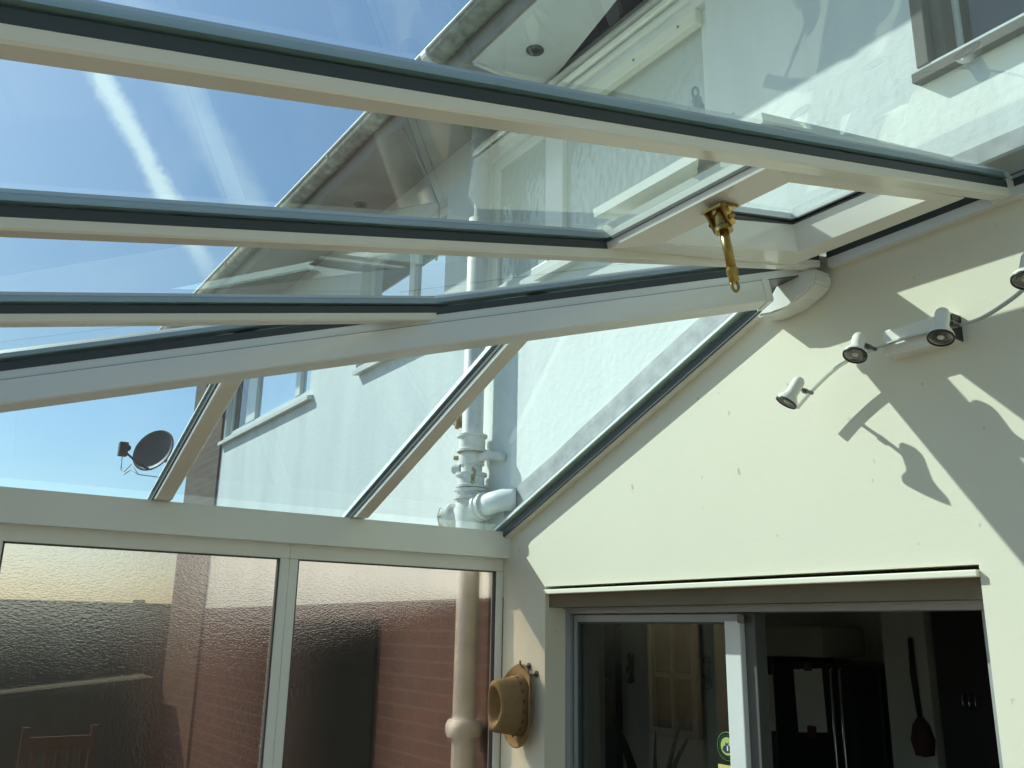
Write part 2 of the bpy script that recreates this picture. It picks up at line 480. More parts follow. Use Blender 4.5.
house_window(5, 'b', 'upstairs window half hidden by the glazing bars', [(-1.20, -1.13)], [(-1.745, -1.20, 'win_sky'), (-1.13, -.715, 'win_sky')], M['stone_pale'], (-1.75, -.6), .06)
house_window(6, 'c', 'upstairs window beside the brown brick corner', [(-4.16, -3.92), (-2.99, -2.89)], [(-4.565, -4.16, 'win_dark'), (-3.92, -2.99, 'win_sky'), (-2.89, -2.655, 'win_sky')], M['stone_pale'], (-4.66, -2.52), .04)
house_window(7, 'd', 'dark upstairs window at the top right corner', [], [(2.275, 3.245, 'win_dark')], M['stone'], (2.19, 3.36), .10)
bm = bmesh.new(); add_box(bm, (2.185, -.004, 3.6), (2.225, .1, 4.38), .004); add_box(bm, (2.225, .03, 3.6), (2.262, .10, 4.38), .004)
tag(link('trim_4', bm, M['stone']), 'grey brown window reveal at the top right', 'trim', kind='structure')

# ------------------------------------------------------------------ eaves of the house
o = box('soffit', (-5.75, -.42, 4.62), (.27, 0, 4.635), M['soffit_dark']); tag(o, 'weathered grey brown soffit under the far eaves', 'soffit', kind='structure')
bm = bmesh.new()
vs = [(.27, -.40), (XR+1.5, -.40), (XR+1.5, -.30), (1.0, -.14), (.30, -.005), (.27, -.005)]  # inner edge skewed to follow the edge of the bounced light
prism('soffit_box', [(x, y, ZS) for x, y in vs], (0, 0, .012), M['soffit_lit'])
o = bpy.data.objects['soffit_box']; bm.free(); tag(o, 'pale bounce lit soffit box over the frosted window', 'soffit', kind='structure')
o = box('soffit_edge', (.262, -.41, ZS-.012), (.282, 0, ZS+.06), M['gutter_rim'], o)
o = box('soffit_shade', (.3, -.36, ZS+.05), (XR+1.5, 0, ZS+.06), M['dark']); tag(o, 'dark sheet for the shaded strip between soffit box and wall', 'soffit', kind='structure')  # dark sheet stands in for the shaded part of the soffit
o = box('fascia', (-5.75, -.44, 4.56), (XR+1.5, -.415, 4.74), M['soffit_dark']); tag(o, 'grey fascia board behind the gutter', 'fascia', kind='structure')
o = box('fascia_front', (.27, -.418, ZS-.01), (XR+1.5, -.40, 4.64), M['soffit_lit']); tag(o, 'pale fascia board of the soffit box', 'fascia', kind='structure')
roof = prism('house_roof', [(-5.85, -.5, 4.74), (XR+1.5, -.5, 4.74), (XR+1.5, 3.5, 7.1), (-5.85, 3.5, 7.1)], (0, .03, .06), M['tile'])  # roof slab out of view, put in for its effect on the light
tag(roof, 'brown tiled roof above the gutter, unseen and put in for the light', 'roof', kind='structure')
# gutter: half round with rim and a union bracket
gut = empty('gutter', (0, -.47, 4.7), 'mossy half-round gutter along the house eaves', 'gutter')
GY, GZ, GR = -.488, 4.70, .058
bm = bmesh.new()
arc = [(GR*math.cos(PI+PI*i/12), GR*math.sin(PI+PI*i/12)) for i in range(13)]
inn = [((GR-.005)*math.cos(PI+PI*i/12), (GR-.005)*math.sin(PI+PI*i/12)) for i in range(12, -1, -1)]
prof = arc+inn
add_sweep(bm, prof, [((-5.85, GY, GZ), (0, 1, 0), (0, 0, 1)), ((XR+1.5, GY, GZ), (0, 1, 0), (0, 0, 1))])
link('trough', bm, M['gutter'], gut, True)
tube('rim', [(-5.85, GY-GR, GZ+.004), (XR+1.5, GY-GR, GZ+.004)], .009, M['gutter_rim'], gut, 8, 'pale rounded gutter rim')
bm = bmesh.new()
a2 = [((GR+.012)*math.cos(PI+PI*i/12), (GR+.012)*math.sin(PI+PI*i/12)) for i in range(13)]
add_sweep(bm, a2+[(p[0]*.8, p[1]*.8) for p in a2[::-1]], [((-.0, GY, GZ), (0, 1, 0), (0, 0, 1)), ((.05, GY, GZ), (0, 1, 0), (0, 0, 1))])
link('union_bracket', bm, M['gutter_rim'], gut)
for x in (-5.2, -4.2, -3.2, -2.2, -1.2, 1.0, 2.0):
    bm = bmesh.new(); add_sweep(bm, [(p[0]*1.08, p[1]*1.08) for p in arc]+[(p[0]*.98, p[1]*.98) for p in arc[::-1]], [((x, GY, GZ), (0, 1, 0), (0, 0, 1)), ((x+.022, GY, GZ), (0, 1, 0), (0, 0, 1))])
    link('bracket', bm, M['gutter'], gut)
def downlight(x, y, z, label):
    root = empty('soffit_vent', (x, y, z), label, 'downlight')
    lathe('rim', (x, y, z), (0, 0, -1), [(0, .042), (.004, .042), (.006, .036), (.004, .030)], M['steel_dark'], root)
    lathe('lens', (x, y, z-.001), (0, 0, -1), [(0, .03), (.003, .02), (.004, 0)], M['black'], root)
downlight(.51, -.223, ZS, 'small dark round fitting in the pale soffit box')
downlight(-1.53, -.16, 4.62, 'small dark round fitting in the weathered soffit')
cab = tube('eaves_cable', [(-.48, -.415, 4.60), (-.55, -.30, 4.53), (-.64, -.15, 4.43), (-.75, -.006, 4.345), (-.755, -.006, 4.0)], .006, M['cable'], None, 8)
tag(cab, 'thin cable dropping from the eaves to the house wall', 'cable')

# ------------------------------------------------------------------ soil pipe
sp = empty('soil_pipe', (-.172, -.085, -.1), 'old painted soil pipe with collars and elbows outside the glass corner', 'pipe')
PX, PY = -.172, -.085
tube('stack', [(PX, PY, -.1), (PX, PY, 2.3), (PX, PY, 4.6)], .052, M['pipe'], sp, 24)
def collar(z, h=.05, r=.074):
    lathe('collar', (PX, PY, z-h/2), (0, 0, 1), [(0, .055), (0, r), (.012, r), (.016, .064), (h-.016, .064), (h-.012, r), (h, r), (h, .055)], M['pipe'], sp)
collar(2.82, .085); collar(2.64, .07, .076); collar(2.575, .05, .08)
lathe('rust_ring', (PX, PY, 2.775), (0, 0, 1), [(0, .054), (0, .067), (.006, .067), (.006, .054)], M['rust'], sp)
# pipe clip to the wall
bm = bmesh.new(); add_lathe(bm, (PX, PY, 2.715), (0, 0, 1), [(0, .053), (0, .062), (.045, .062), (.045, .053)], 24)
link('clip_ring', bm, M['pipe'], sp)
tube('clip_arm', [(PX+.04, PY+.0, 2.74), (PX+.10, PY+.03, 2.755), (PX+.15, PY+.05, 2.745), (PX+.16, .0, 2.74)], .022, M['pipe'], sp)
lathe('inspection_boss', (PX-.04, PY-.03, 2.70), (-.8, -.55, 0), [(0, .03), (.03, .03), (.03, .022), (.045, .022), (.045, 0)], M['pipe'], sp, 14)
lathe('boss_nut', (PX-.06, PY-.04, 2.755), (-.8, -.55, .1), [(0, .012), (.02, .012), (.02, 0)], M['rust'], sp, 6)
# paint flake
prism('paint_flake', [(PX+.052, PY-.035, 2.60), (PX+.075, PY-.03, 2.62), (PX+.078, PY-.02, 2.68), (PX+.055, PY-.03, 2.70)], (.004, -.003, 0), M['rust'], sp)
# lower tee: access cap to the left, elbow into the wall to the right
lathe('tee_body', (PX, PY, 2.30), (0, 0, 1), [(0, .056), (0, .07), (.06, .074), (.2, .074), (.25, .062), (.25, .054)], M['pipe'], sp)
lathe('access_branch', (PX-.02, PY-.01, 2.47), (-.85, -.45, .02), [(0, .05), (.075, .05), (.075, .066), (.10, .066), (.10, .056), (.118, .056), (.122, .04), (.122, 0)], M['pipe'], sp, 20)
lathe('access_cap', (PX-.115, PY-.06, 2.472), (-.85, -.45, .02), [(0, .058), (.02, .055), (.028, .03), (.028, 0)], M['rust'], sp, 8)
lathe('branch_socket', (PX+.02, PY+.0, 2.50), (.95, .15, .12), [(0, .05), (.05, .05), (.05, .066), (.065, .066), (.068, .060), (.085, .060), (.088, .066), (.10, .066), (.10, .05)], M['pipe'], sp, 22)
tube('branch_elbow', [(PX+.10, PY+.012, 2.51), (PX+.16, PY+.022, 2.522), (PX+.215, PY+.04, 2.53), (PX+.245, PY+.07, 2.53), (PX+.255, 0.0, 2.53)], .051, M['pipe_pvc'], sp, 22, 'smooth grey white plastic elbow')
lathe('socket', (PX, PY, 1.50), (0, 0, 1), [(0, .055), (0, .075), (.02, .082), (.05, .082), (.07, .07), (.07, .055)], M['pipe'], sp)
nest = bmesh.new()
for k in range(14):
    a = random.random()*2*PI
    add_box(nest, (PX-.065+.018*math.cos(a)-.008, PY-.045+.012*math.sin(a)-.008, 2.90+random.random()*.05), (PX-.065+.018*math.cos(a)+.008, PY-.045+.012*math.sin(a)+.008, 2.925+random.random()*.05))
link('bracket_lug', nest, M['rust'], sp)

# ------------------------------------------------------------------ satellite dish on the brick corner
ds = empty('satellite_dish', (-5.73, -.1, 3.62), 'charcoal satellite dish fixed at the brick corner of the house', 'satellite dish')
DC = Vector((-6.75, -.15, 3.80)); DA = Vector((.50, -.72, .22)).normalized()
bm = bmesh.new()
d, a, b = basis(DA)
R1, R2 = .27, .245
rings = []
for k in range(9):
    t = k/8
    rings.append([bm.verts.new(DC+a*math.cos(u)*R1*t+b*math.sin(u)*R2*t+d*(.07*t*t-.07)) for u in [2*PI*i/40 for i in range(40)]] if k else [bm.verts.new(DC-d*.07)])
for k in range(8):
    for i in range(40):
        j = (i+1) % 40
        if k == 0: bm.faces.new((rings[0][0], rings[1][i], rings[1][j]))
        else: bm.faces.new((rings[k][i], rings[k+1][i], rings[k+1][j], rings[k][j]))
ref = link('reflector', bm, M['dish'], ds, True)
md = ref.modifiers.new('solid', 'SOLIDIFY'); md.thickness = .008
bot = DC-b*R2*.9*(1 if b.z > 0 else -1)
up = b if b.z > 0 else -b
lnbp = DC+d*.27-up*.10-Vector((.06,.09,0))
tube('lnb_arm', [DC-d*.06-up*.20, bot+d*.02, bot+d*.16, lnbp-up*.02], .012, M['black'], ds, 10)
bm = bmesh.new(); add_box(bm, tuple(lnbp-Vector((.045, .045, .09))), tuple(lnbp+Vector((.045, .045, .06))), .012)
lnb = link('lnb', bm, M['black'], ds)
lathe('feed_horn', lnbp, -DA+up*.45, [(0, .03), (.07, .035), (.08, .03), (.08, 0)], M['black'], lnb, 16)
tube('mast', [DC-d*.08, DC-d*.16-up*.02, (-6.5, .0, 3.62), (-5.9, .04, 3.60), (-5.72, .05, 3.60)], .02, M['black'], ds, 12)
for s in (0, .03):
    tube('coax', [lnbp-Vector((0, 0, .08)), lnbp-Vector((-.02, 0, .20+s)), lnbp+Vector((.12, .02, -.27-s)), lnbp+Vector((.24, .06, -.20-s*2)), lnbp+Vector((.42, .10, -.33)), Vector((-6.2, .02, 3.42)), Vector((-5.72, .05, 3.5))], .005, M['cable'], ds, 8)

# ------------------------------------------------------------------ conservatory roof
BARS = [.605, 1.195, 1.787, 2.375, 2.965, 3.555]      # left bottom edge of every glazing bar on the front slope
BW = .042
barlabel = ['shortest white glazing bar, meeting the hip beam at the far left', 'white glazing bar meeting the hip beam near the middle of the photo',
            'white glazing bar running along the lower edge of the roof vent', 'white glazing bar crossing the top of the photo above the roof vent',
            'white glazing bar overhead, next to the side wall bar', 'white glazing bar nearest the right side wall']
def strip(bm, pa, pb, side, n, prof):
    """extrude prof [(side, height)] from pa to pb"""
    add_sweep(bm, prof, [(pa, side, n), (pb, side, n)])
def rp(a, b, c, d): return [(a, b), (c, b), (c, d), (a, d)]
X1 = Vector((1, 0, 0))
for i, x in enumerate(BARS):
    ys = -.05 if x > 1.7 else (x+BW/2-XH)*TA/TB + .015
    pa, pb = F(x+BW/2, ys), F(x+BW/2, YF+.0)
    root = empty('glazing_bar', pb, barlabel[i], 'glazing bar', 'white glazing bars of the front roof slope')
    bm = bmesh.new(); strip(bm, pa, pb, X1, NF, [(-BW/2, .004), (-BW/2+.004, 0), (BW/2-.004, 0), (BW/2, .004), (BW/2+.003, .021), (-BW/2-.003, .021)])
    link('bar_body', bm, M['pvc_warm'], root)
    bm = bmesh.new(); strip(bm, pa, pb, X1, NF, rp(-BW/2-.004, .021, BW/2+.004, .041))
    link('gasket', bm, M['gasket'], root)
    bm = bmesh.new(); strip(bm, pa+NF*0, pb, X1, NF, [(-.034, .047), (.034, .047), (.034, .058), (.02, .074), (-.02, .074), (-.034, .058)])
    link('capping', bm, M['cap'], root, label='grey outer capping above the glass')
    if x > 2.9: continue
    if abs(x-2.375) < .01:
        bm = bmesh.new(); strip(bm, F(x+BW/2, -.0), F(x+BW/2, -.055), X1, NF, rp(-.027, -.002, .027, .043))
        link('end_cap', bm, M['pvc'], root)

# hip beam
hd = Vector((TB/TA, 1, 0)).normalized(); hs = Vector((hd.y, -hd.x, 0)); hdir = Vector((TB/TA, 1, TB)).normalized()
hn = hs.cross(hdir).normalized()
if hn.z < 0: hn = -hn
def H(y): return Vector((hipx(y), y, ZR+TB*y))
hip = empty('hip_beam', H(YF), 'deep white hip beam sloping from the wall down to the far left', 'beam')
pa, pb = H(-.16), H(YF)
bm = bmesh.new(); strip(bm, pa, pb, hs, hn, [(-.036, -.086), (.036, -.086), (.040, -.082), (.040, -.016), (-.040, -.016), (-.040, -.082)])
link('lower_casing', bm, M['pvc'], hip)
bm = bmesh.new(); strip(bm, H(-.06), pb, hs, hn, rp(-.034, -.014, .034, .012)); link('upper_casing', bm, M['pvc'], hip)
bm = bmesh.new(); strip(bm, H(-.06), pb, hs, hn, rp(-.037, -.017, .037, -.0135)); link('shadow_groove', bm, M['steel_dark'], hip)
bm = bmesh.new(); strip(bm, H(-.03), pb, hs, hn, rp(-.036, .012, .036, .034)); link('gasket', bm, M['gasket'], hip)
bm = bmesh.new(); strip(bm, H(-.0), pb, hs, hn, [(-.05, .045), (.05, .045), (.05, .058), (.03, .075), (-.03, .075), (-.05, .058)]); link('capping', bm, M['cap'], hip)
# end casing: slightly larger shoe, rounded end
bm = bmesh.new(); strip(bm, H(-.165), H(-.18), hs, hn, rp(-.043, -.089, .043, -.010)); link('end_collar', bm, M['pvc'], hip)

# wall bracket where the hip meets the wall (concave moulded shoe)
prof = [(1.56, 2.985), (1.64, 3.02), (1.66, 3.075), (1.83, 3.10), (1.87, 3.02), (1.80, 2.975), (1.74, 2.955), (1.66, 2.952)]
bm = bmesh.new()
cv = []
for i in range(7):
    t = i/6
    cv.append((1.585+.10*t, 2.985+.03*math.sin(t*PI*.5)))
pts = [(1.585, 2.965), (1.635, 2.985), (1.672, 3.015), (1.69, 3.06), (1.81, 3.07), (1.835, 3.05), (1.83, 3.01), (1.79, 2.985), (1.72, 2.965), (1.65, 2.955)]
br = prism('roof_bracket', [(x, -.085, z) for x, z in pts], (0, .085, 0), M['pvc'], None, bev=.008)
tag(br, 'white moulded bracket joining the hip beam to the cream wall', 'bracket')

# left slope rafters
rl = ['white rafter at the far left, in front of the satellite dish', 'white rafter left of the soil pipe', 'white rafter overhead near the front corner', 'white rafter at the front corner']
for (y0, y1), lab in zip([(-1.565, -1.508), (-.79, -.735), (-2.34, -2.285)], rl):
    ym = (y0+y1)/2; hw = (y1-y0)/2
    xe = XH + (TB*ym)/TA
    root = empty('rafter', L(0, ym), lab, 'rafter', 'white rafters of the left roof slope')
    pa, pb = L(.112, ym), L(xe-.03, ym); S = Vector((0, 1, 0)); SK = NL-Vector((1, 0, TA)).normalized()*2.4
    bm = bmesh.new(); add_sweep(bm, [(-hw, .004), (-hw+.004, 0), (hw-.004, 0), (hw, .004), (hw, .02), (-hw, .02)], [(pa, S, SK), (pb, S, NL)]); link('rafter_body', bm, M['pvc_warm'], root)
    bm = bmesh.new(); add_sweep(bm, rp(-hw-.004, .02, hw+.004, .04), [(pa, S, SK), (pb, S, NL)]); link('gasket', bm, M['gasket'], root)
    bm = bmesh.new(); strip(bm, L(0, ym), pb, S, NL, [(-.038, .046), (.038, .046), (.03, .07), (-.03, .07)]); link('capping', bm, M['gutter_rim'], root)

# wall rafter (left slope) and its lead flashing
wr = empty('wall_rafter', L(0, 0), 'white rafter fixed along the sloping top of the cream wall', 'rafter')
S = Vector((0, -1, 0))
pa, pb = L(.0, 0), L(XH-.05, 0)
bm = bmesh.new(); strip(bm, pa, pb, S, NL, rp(0, -.002, .032, .03)); link('rafter_body', bm, M['pvc_warm'], wr)
bm = bmesh.new(); strip(bm, pa, pb, S, NL, rp(.032, .004, .040, .034)); link('gasket', bm, M['gasket'], wr)
bm = bmesh.new(); strip(bm, pa, pb, S, NL, rp(.0, .048, .058, .058)); link('capping', bm, M['gutter_rim'], wr, label='bright white capping strip')
def zline(x, h): return ZE+TA*x+h
fl = empty('lead_flashing', (0, 0, ZE+.1), 'grey lead flashing strip up the house wall beside the sloping roof edge', 'flashing')
bm = bmesh.new()
N = 9
top = [(x0, -.008, zline(x0, .20+random.uniform(-.006, .006))) for x0 in [k*XH/N for k in range(N+1)]]
low = [(p[0], -.008, zline(p[0], .08)) for p in top]
for k in range(N):
    a = [bm.verts.new(p) for p in (low[k], low[k+1], top[k+1], top[k])]
    b = [bm.verts.new((p.co.x, -.0005, p.co.z)) for p in a]
    bm.faces.new(a); bm.faces.new(b[::-1])
    for i in range(4): bm.faces.new((a[i], b[i], b[(i+1) % 4], a[(i+1) % 4]))
link('upstand', bm, M['lead'], fl)
bm = bmesh.new(); strip(bm, L(.0, 0), L(XH, 0), S, NL, rp(0, .062, .05, .07)); link('apron', bm, M['lead'], fl)

# wall plate along the top of the wall, with lead apron above
wp = empty('wall_plate', F(XH, 0), 'white trim strip along the level top of the cream wall', 'trim')
bm = bmesh.new(); strip(bm, (1.84, 0, 3.072), (XR, 0, 3.072), S, Vector((0, 0, 1)), rp(0, 0, .028, .03)); link('trim_strip', bm, M['pvc'], wp)
bm = bmesh.new(); strip(bm, (1.84, 0, 3.10), (XR, 0, 3.10), S, Vector((0, 0, 1)), rp(0, 0, .03, .022)); link('gasket', bm, M['gasket'], wp)
la = empty('lead_apron', F(XH, 0, .1), 'dark lead apron above the glass along the wall top', 'flashing')
bm = bmesh.new(); strip(bm, F(XH, 0), F(XR, 0), S, NF, rp(0, .062, .115, .07)); link('apron', bm, M['gasket'], la)
bm = bmesh.new(); add_box(bm, (XH, -.008, ZR+.07), (XR, -.0005, ZR+.19)); link('upstand', bm, M['lead'], la)

# glass panes -----------------------------------------------------------------
HG = .043
def pane(pts, label, m='glass'):
    o = quad('roof_pane', pts, M[m]); return tag(o, label, 'glass pane')
edges = [0.0]+[b+BW/2 for b in BARS]+[XR]
def ylim(x): return min(0., (x-XH)*TA/TB)
plabel = ['clear roof pane in the front corner, left of the shortest glazing bar', 'clear roof pane between the two glazing bars that meet the hip beam',
          'clear roof pane just beyond the hip beam, left of the vent bar', None, 'clear roof pane above the uppermost glazing bar, mirroring the spotlights',
          'clear roof pane overhead toward the side wall', 'clear roof pane against the right side wall']
for i in range(7):
    a, b = edges[i], edges[i+1]
    if i == 3:
        pane([F(a, YF, HG), F(b, YF, HG), F(b, -.91, HG), F(a, -.91, HG)], 'clear roof pane in front of the opening vent')
        pane([F(a, -.2, HG), F(b, -.2, HG), F(b, -.0, HG), F(a, -.0, HG)], 'narrow strip of glass between the vent and the wall')
        continue
    ya, yb = ylim(a), ylim(b)
    pts = [F(a, YF, HG), F(b, YF, HG), F(b, yb, HG)]
    if a < XH < b: pts.append(F(XH, 0, HG))
    if ya > YF+.01: pts.append(F(a, ya, HG))
    pane(pts, plabel[i])
ys = [0., -.7625, -1.5365, -2.3125, YF]
ll = ['clear triangular-topped side roof pane against the cream wall, showing the soil pipe', 'clear side roof pane between the two rafters, showing the rendered wall',
      'clear side roof pane at the far left, showing the satellite dish', 'clear side roof pane in the front corner']
for i in range(4):
    a, b = ys[i], ys[i+1]
    pts = [L(0, a, HG), L(max(.001, hipx(a)), a, HG), L(max(.001, hipx(b)), b, HG)]
    if i < 3: pts.append(L(0, b, HG))
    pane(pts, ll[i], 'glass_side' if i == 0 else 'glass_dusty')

# ------------------------------------------------------------------ roof vent
VX0, VX1, VY0, VY1 = 1.832, 2.372, -.918, -.19      # outer frame (x, y far -> near wall)
IX0, IX1, IY0, IY1 = 1.945, 2.335, -.838, -.305     # opening
KH = .082
vt = empty('roof_vent', F((VX0+VX1)/2, VY1), 'opening roof vent with a deep white frame beside the wall', 'roof window')
def frame(bm, x0, x1, y0, y1, i0, i1, j0, j1, h0, h1, mp, ho=0.):
    o0 = [mp(x0, y0, h0+ho), mp(x1, y0, h0+ho), mp(x1, y1, h0), mp(x0, y1, h0)]
    q0 = [mp(i0, j0, h0), mp(i1, j0, h0), mp(i1, j1, h0), mp(i0, j1, h0)]
    o1 = [mp(x0, y0, h1), mp(x1, y0, h1), mp(x1, y1, h1), mp(x0, y1, h1)]
    q1 = [mp(i0, j0, h1), mp(i1, j0, h1), mp(i1, j1, h1), mp(i0, j1, h1)]
    V = [[bm.verts.new(p) for p in r] for r in (o0, q0, o1, q1)]
    for i in range(4):
        j = (i+1) % 4
        bm.faces.new((V[0][i], V[0][j], V[1][j], V[1][i])); bm.faces.new((V[2][i], V[3][i], V[3][j], V[2][j]))
        bm.faces.new((V[0][i], V[2][i], V[2][j], V[0][j])); bm.faces.new((V[1][i], V[1][j], V[3][j], V[3][i]))
bm = bmesh.new(); frame(bm, VX0, VX1, VY0, VY1, IX0, IX1, IY0, IY1, .0, KH, F, .02); link('kerb_frame', bm, M['pvc_warm'], vt)
bm = bmesh.new(); frame(bm, VX0-.004, VX1+.004, VY0-.004, VY1+.004, VX0+.004, VX1-.004, VY0+.004, VY1-.004, .038, .046, F); link('gasket', bm, M['gasket'], vt)
bm = bmesh.new(); frame(bm, IX0-.012, IX1+.012, IY0-.012, IY1+.012, IX0+.002, IX1-.002, IY0+.002, IY1-.002, KH-.001, KH+.004, F); link('kerb_seal', bm, M['gasket'], vt)
# sash, hinged at the wall side and a little open
TILT = math.radians(1.5)
hinge = F(0, VY1-.01, KH+.008)
def sashmap(x, y, h):
    p = F(x, y, KH+.007+h) - hinge
    p = Matrix.Rotation(-TILT, 3, 'X') @ p
    return Vector((x, 0, 0)) + Vector((0, p.y, p.z)) + Vector((0, hinge.y, hinge.z))
sash = bmesh.new(); frame(sash, VX0-.012, VX1+.0, VY0-.015, VY1-.005, IX0+.004, IX1-.004, IY0+.004, IY1-.004, .0, .022, sashmap)
so = link('sash', sash, M['pvc'], vt)
bm = bmesh.new(); frame(bm, IX0-.004, IX1+.004, IY0-.004, IY1+.004, IX0+.010, IX1-.010, IY0+.010, IY1-.010, -.002, .002, sashmap); link('sash_seal', bm, M['gasket'], so)
quad('pane', [sashmap(IX0, IY0, .012), sashmap(IX1, IY0, .012), sashmap(IX1, IY1, .012), sashmap(IX0, IY1, .012)], M['glass'], so)

# brass screw opener
op = empty('vent_opener', (2.169, -.868, 2.857), 'brass screw rod opener hanging from the roof vent', 'vent opener')
RB, RPv, RT = Vector((2.187, -.856, 2.697)), Vector((2.169, -.868, 2.857)), Vector((2.165, -.871, 2.884))
ax = (RB-RPv).normalized()
tube('lower_tube', [RPv, RPv+ax*.125], .0105, M['brass'], op, 16)
lathe('tube_ferrule', RPv+ax*.118, ax, [(0, .010), (0, .0135), (.012, .0135), (.016, .011), (.03, .0115), (.035, .008), (.035, 0)], M['brass'], op, 16)
# hook eye
ey = RPv+ax*.160
_, a_, b_ = basis(ax)
tube('hook_eye', [ey+ax*(.013*math.cos(t))+Vector((.6, .8, 0)).normalized()*(.007*math.sin(t)) for t in [PI+2*PI*k/16 for k in range(16)]], .0035, M['brass'], op, 8)
thread = []; rr = []
n = 10
for k in range(n+1):
    thread.append(RPv.lerp(RT, k/n)); rr.append(.0085 if k % 2 else .0068)
tube('threaded_rod', thread, rr, M['brass'], op, 12)
lathe('pivot_nut', RPv-ax*.02, ax, [(0, .008), (0, .017), (.03, .017), (.034, .021), (.045, .021), (.045, .010)], M['brass'], op, 16)
tube('pivot_axle', [RPv-Vector((.036, 0, -.004)), RPv+Vector((.034, 0, .004))], .006, M['brass'], op, 12)
for s in (-1, 1):
    bm = bmesh.new(); q = RPv+Vector((s*.024, -.004, .004))
    add_sweep(bm, rp(-.003, -.009, .003, .009), [(q+Vector((0, -.025, .024)), (1, 0, 0), (0, .7, .7)), (q+Vector((0, -.012, .018)), (1, 0, 0), (0, .7, .7)), (q+Vector((0, .012, -.018)), (1, 0, 0), (0, .7, .7))])
    link('bracket_ear', bm, M['brass'], op)
bm = bmesh.new(); add_sweep(bm, rp(-.03, -.004, .03, 0.002), [(F(2.169, -.905), X1, NF), (F(2.169, -.845), X1, NF)]); link('bracket_plate', bm, M['brass'], op)

# ------------------------------------------------------------------ patio door
dr = empty('door_1', (OP[0], .13, 0), 'grey aluminium sliding patio door standing open on the right', 'door'); dr['kind'] = 'structure'
Y0, Y1 = .105, .20
bm = bmesh.new()
add_box(bm, (OP[0], Y0, 2.028), (OP[1], Y1, 2.056), .003)
add_box(bm, (OP[0], Y0, 0), (.345, Y1, 2.028), .003)
add_box(bm, (2.12, Y0+.01, 0), (OP[1], Y1, 2.028), .003)
add_box(bm, (OP[0], Y0-.012, 2.046), (OP[1], Y0, 2.052), .001)
link('outer_frame', bm, M['alu'], dr)
lf = bmesh.new()
add_box(lf, (.352, .125, 1.995), (1.275, .16, 2.024), .003); add_box(lf, (.352, .125, .02), (1.275, .16, .1), .003)
add_box(lf, (.352, .125, .1), (.372, .16, 1.995), .002)
leaf = link('fixed_leaf', lf, M['alu'], dr)
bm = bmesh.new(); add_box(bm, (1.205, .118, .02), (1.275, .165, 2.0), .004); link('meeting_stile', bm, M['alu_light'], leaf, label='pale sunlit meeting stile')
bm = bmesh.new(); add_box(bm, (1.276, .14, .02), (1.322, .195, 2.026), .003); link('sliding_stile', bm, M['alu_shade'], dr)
bm = bmesh.new(); add_box(bm, (.372, .132, .1), (.382, .15, 1.995)); add_box(bm, (.382, .132, 1.988), (1.2, .15, 1.995)); add_box(bm, (1.196, .132, .1), (1.205, .15, 1.995)); link('seal', bm, M['alu_dark'], leaf)
quad('glass', [(.38, .145, .1), (1.2, .145, .1), (1.2, .145, 1.992), (.38, .145, 1.992)], M['glass_door'], leaf)
bm = bmesh.new(); add_box(bm, (1.27, .112, 1.992), (1.30, .125, 2.02), .003); link('corner_block', bm, M['steel_dark'], dr)
o = box('trim_5', (OP[0], .02, 2.052), (OP[1], .2, 2.107), M['wood_strip']); tag(o, 'tan packing strip above the door frame', 'trim', kind='structure')
o = box('trim_6', (OP[0]-.002, -.014, 2.106), (OP[1]+.0, .03, 2.124), M['bead'], None, .003); tag(o, 'thin cream bead along the door head', 'trim', kind='structure')

# stickers on the glass
st = empty('round_sticker', (1.172, .143, 1.585), 'round lime green sticker on the door glass beside the pale stile', 'sticker')
SC = Vector((1.172, .1435, 1.588)); SA = Vector((0, -1, 0))
lathe('disc', SC, SA, [(0, .046), (.0008, .046), (.0008, 0)], M['sticker_pale'], st, 40)
lathe('ring_outer', SC, SA, [(.0009, .0455), (.0012, .0455), (.0012, .043), (.0009, .043)], M['green_print'], st, 40)
lathe('inner_disc', SC, SA, [(.0009, .029), (.0013, .029), (.0013, 0)], M['sticker'], st, 32)
for k in range(22):       # the ring of lettering, too small to read
    a = 2*PI*k/22
    c = SC+Vector((math.cos(a)*.036, -.0014, math.sin(a)*.036))
    bm = bmesh.new(); t = Vector((-math.sin(a), 0, math.cos(a))); r_ = Vector((math.cos(a), 0, math.sin(a)))
    bm.faces.new([bm.verts.new(c+t*p*.0026+r_*q*.0038) for p, q in ((-1, -1), (1, -1), (.6, 1), (-.8, 1))])
    link('ring_mark', bm, M['green_print'], st)
bm = bmesh.new()
bm.faces.new([bm.verts.new(SC+Vector((x*.001, -.0016, z*.001))) for x, z in ((-22, -12), (-8, -22), (12, -20), (22, -6), (14, 2), (4, 4), (8, 14), (0, 8), (-6, 14), (-8, 2), (-16, 0))])
link('emblem', bm, M['navy'], st)
bm = bmesh.new()
bm.faces.new([bm.verts.new(SC+Vector((x*.001, -.0018, z*.001))) for x, z in ((-2, -14), (5, -14), (4, 0), (0, 4))])
link('emblem_highlight', bm, M['alu_light'], st)
st2 = empty('square_sticker', (1.165, .143, 1.48), 'yellow rectangular sticker under the round one on the door glass', 'sticker')
bm = bmesh.new(); add_box(bm, (1.127, .1427, 1.43), (1.203, .1436, 1.528)); link('backing', bm, M['yellow'], st2)
bm = bmesh.new(); add_box(bm, (1.137, .1421, 1.44), (1.2, .1426, 1.512)); link('print_panel', bm, M['sticker'], st2)

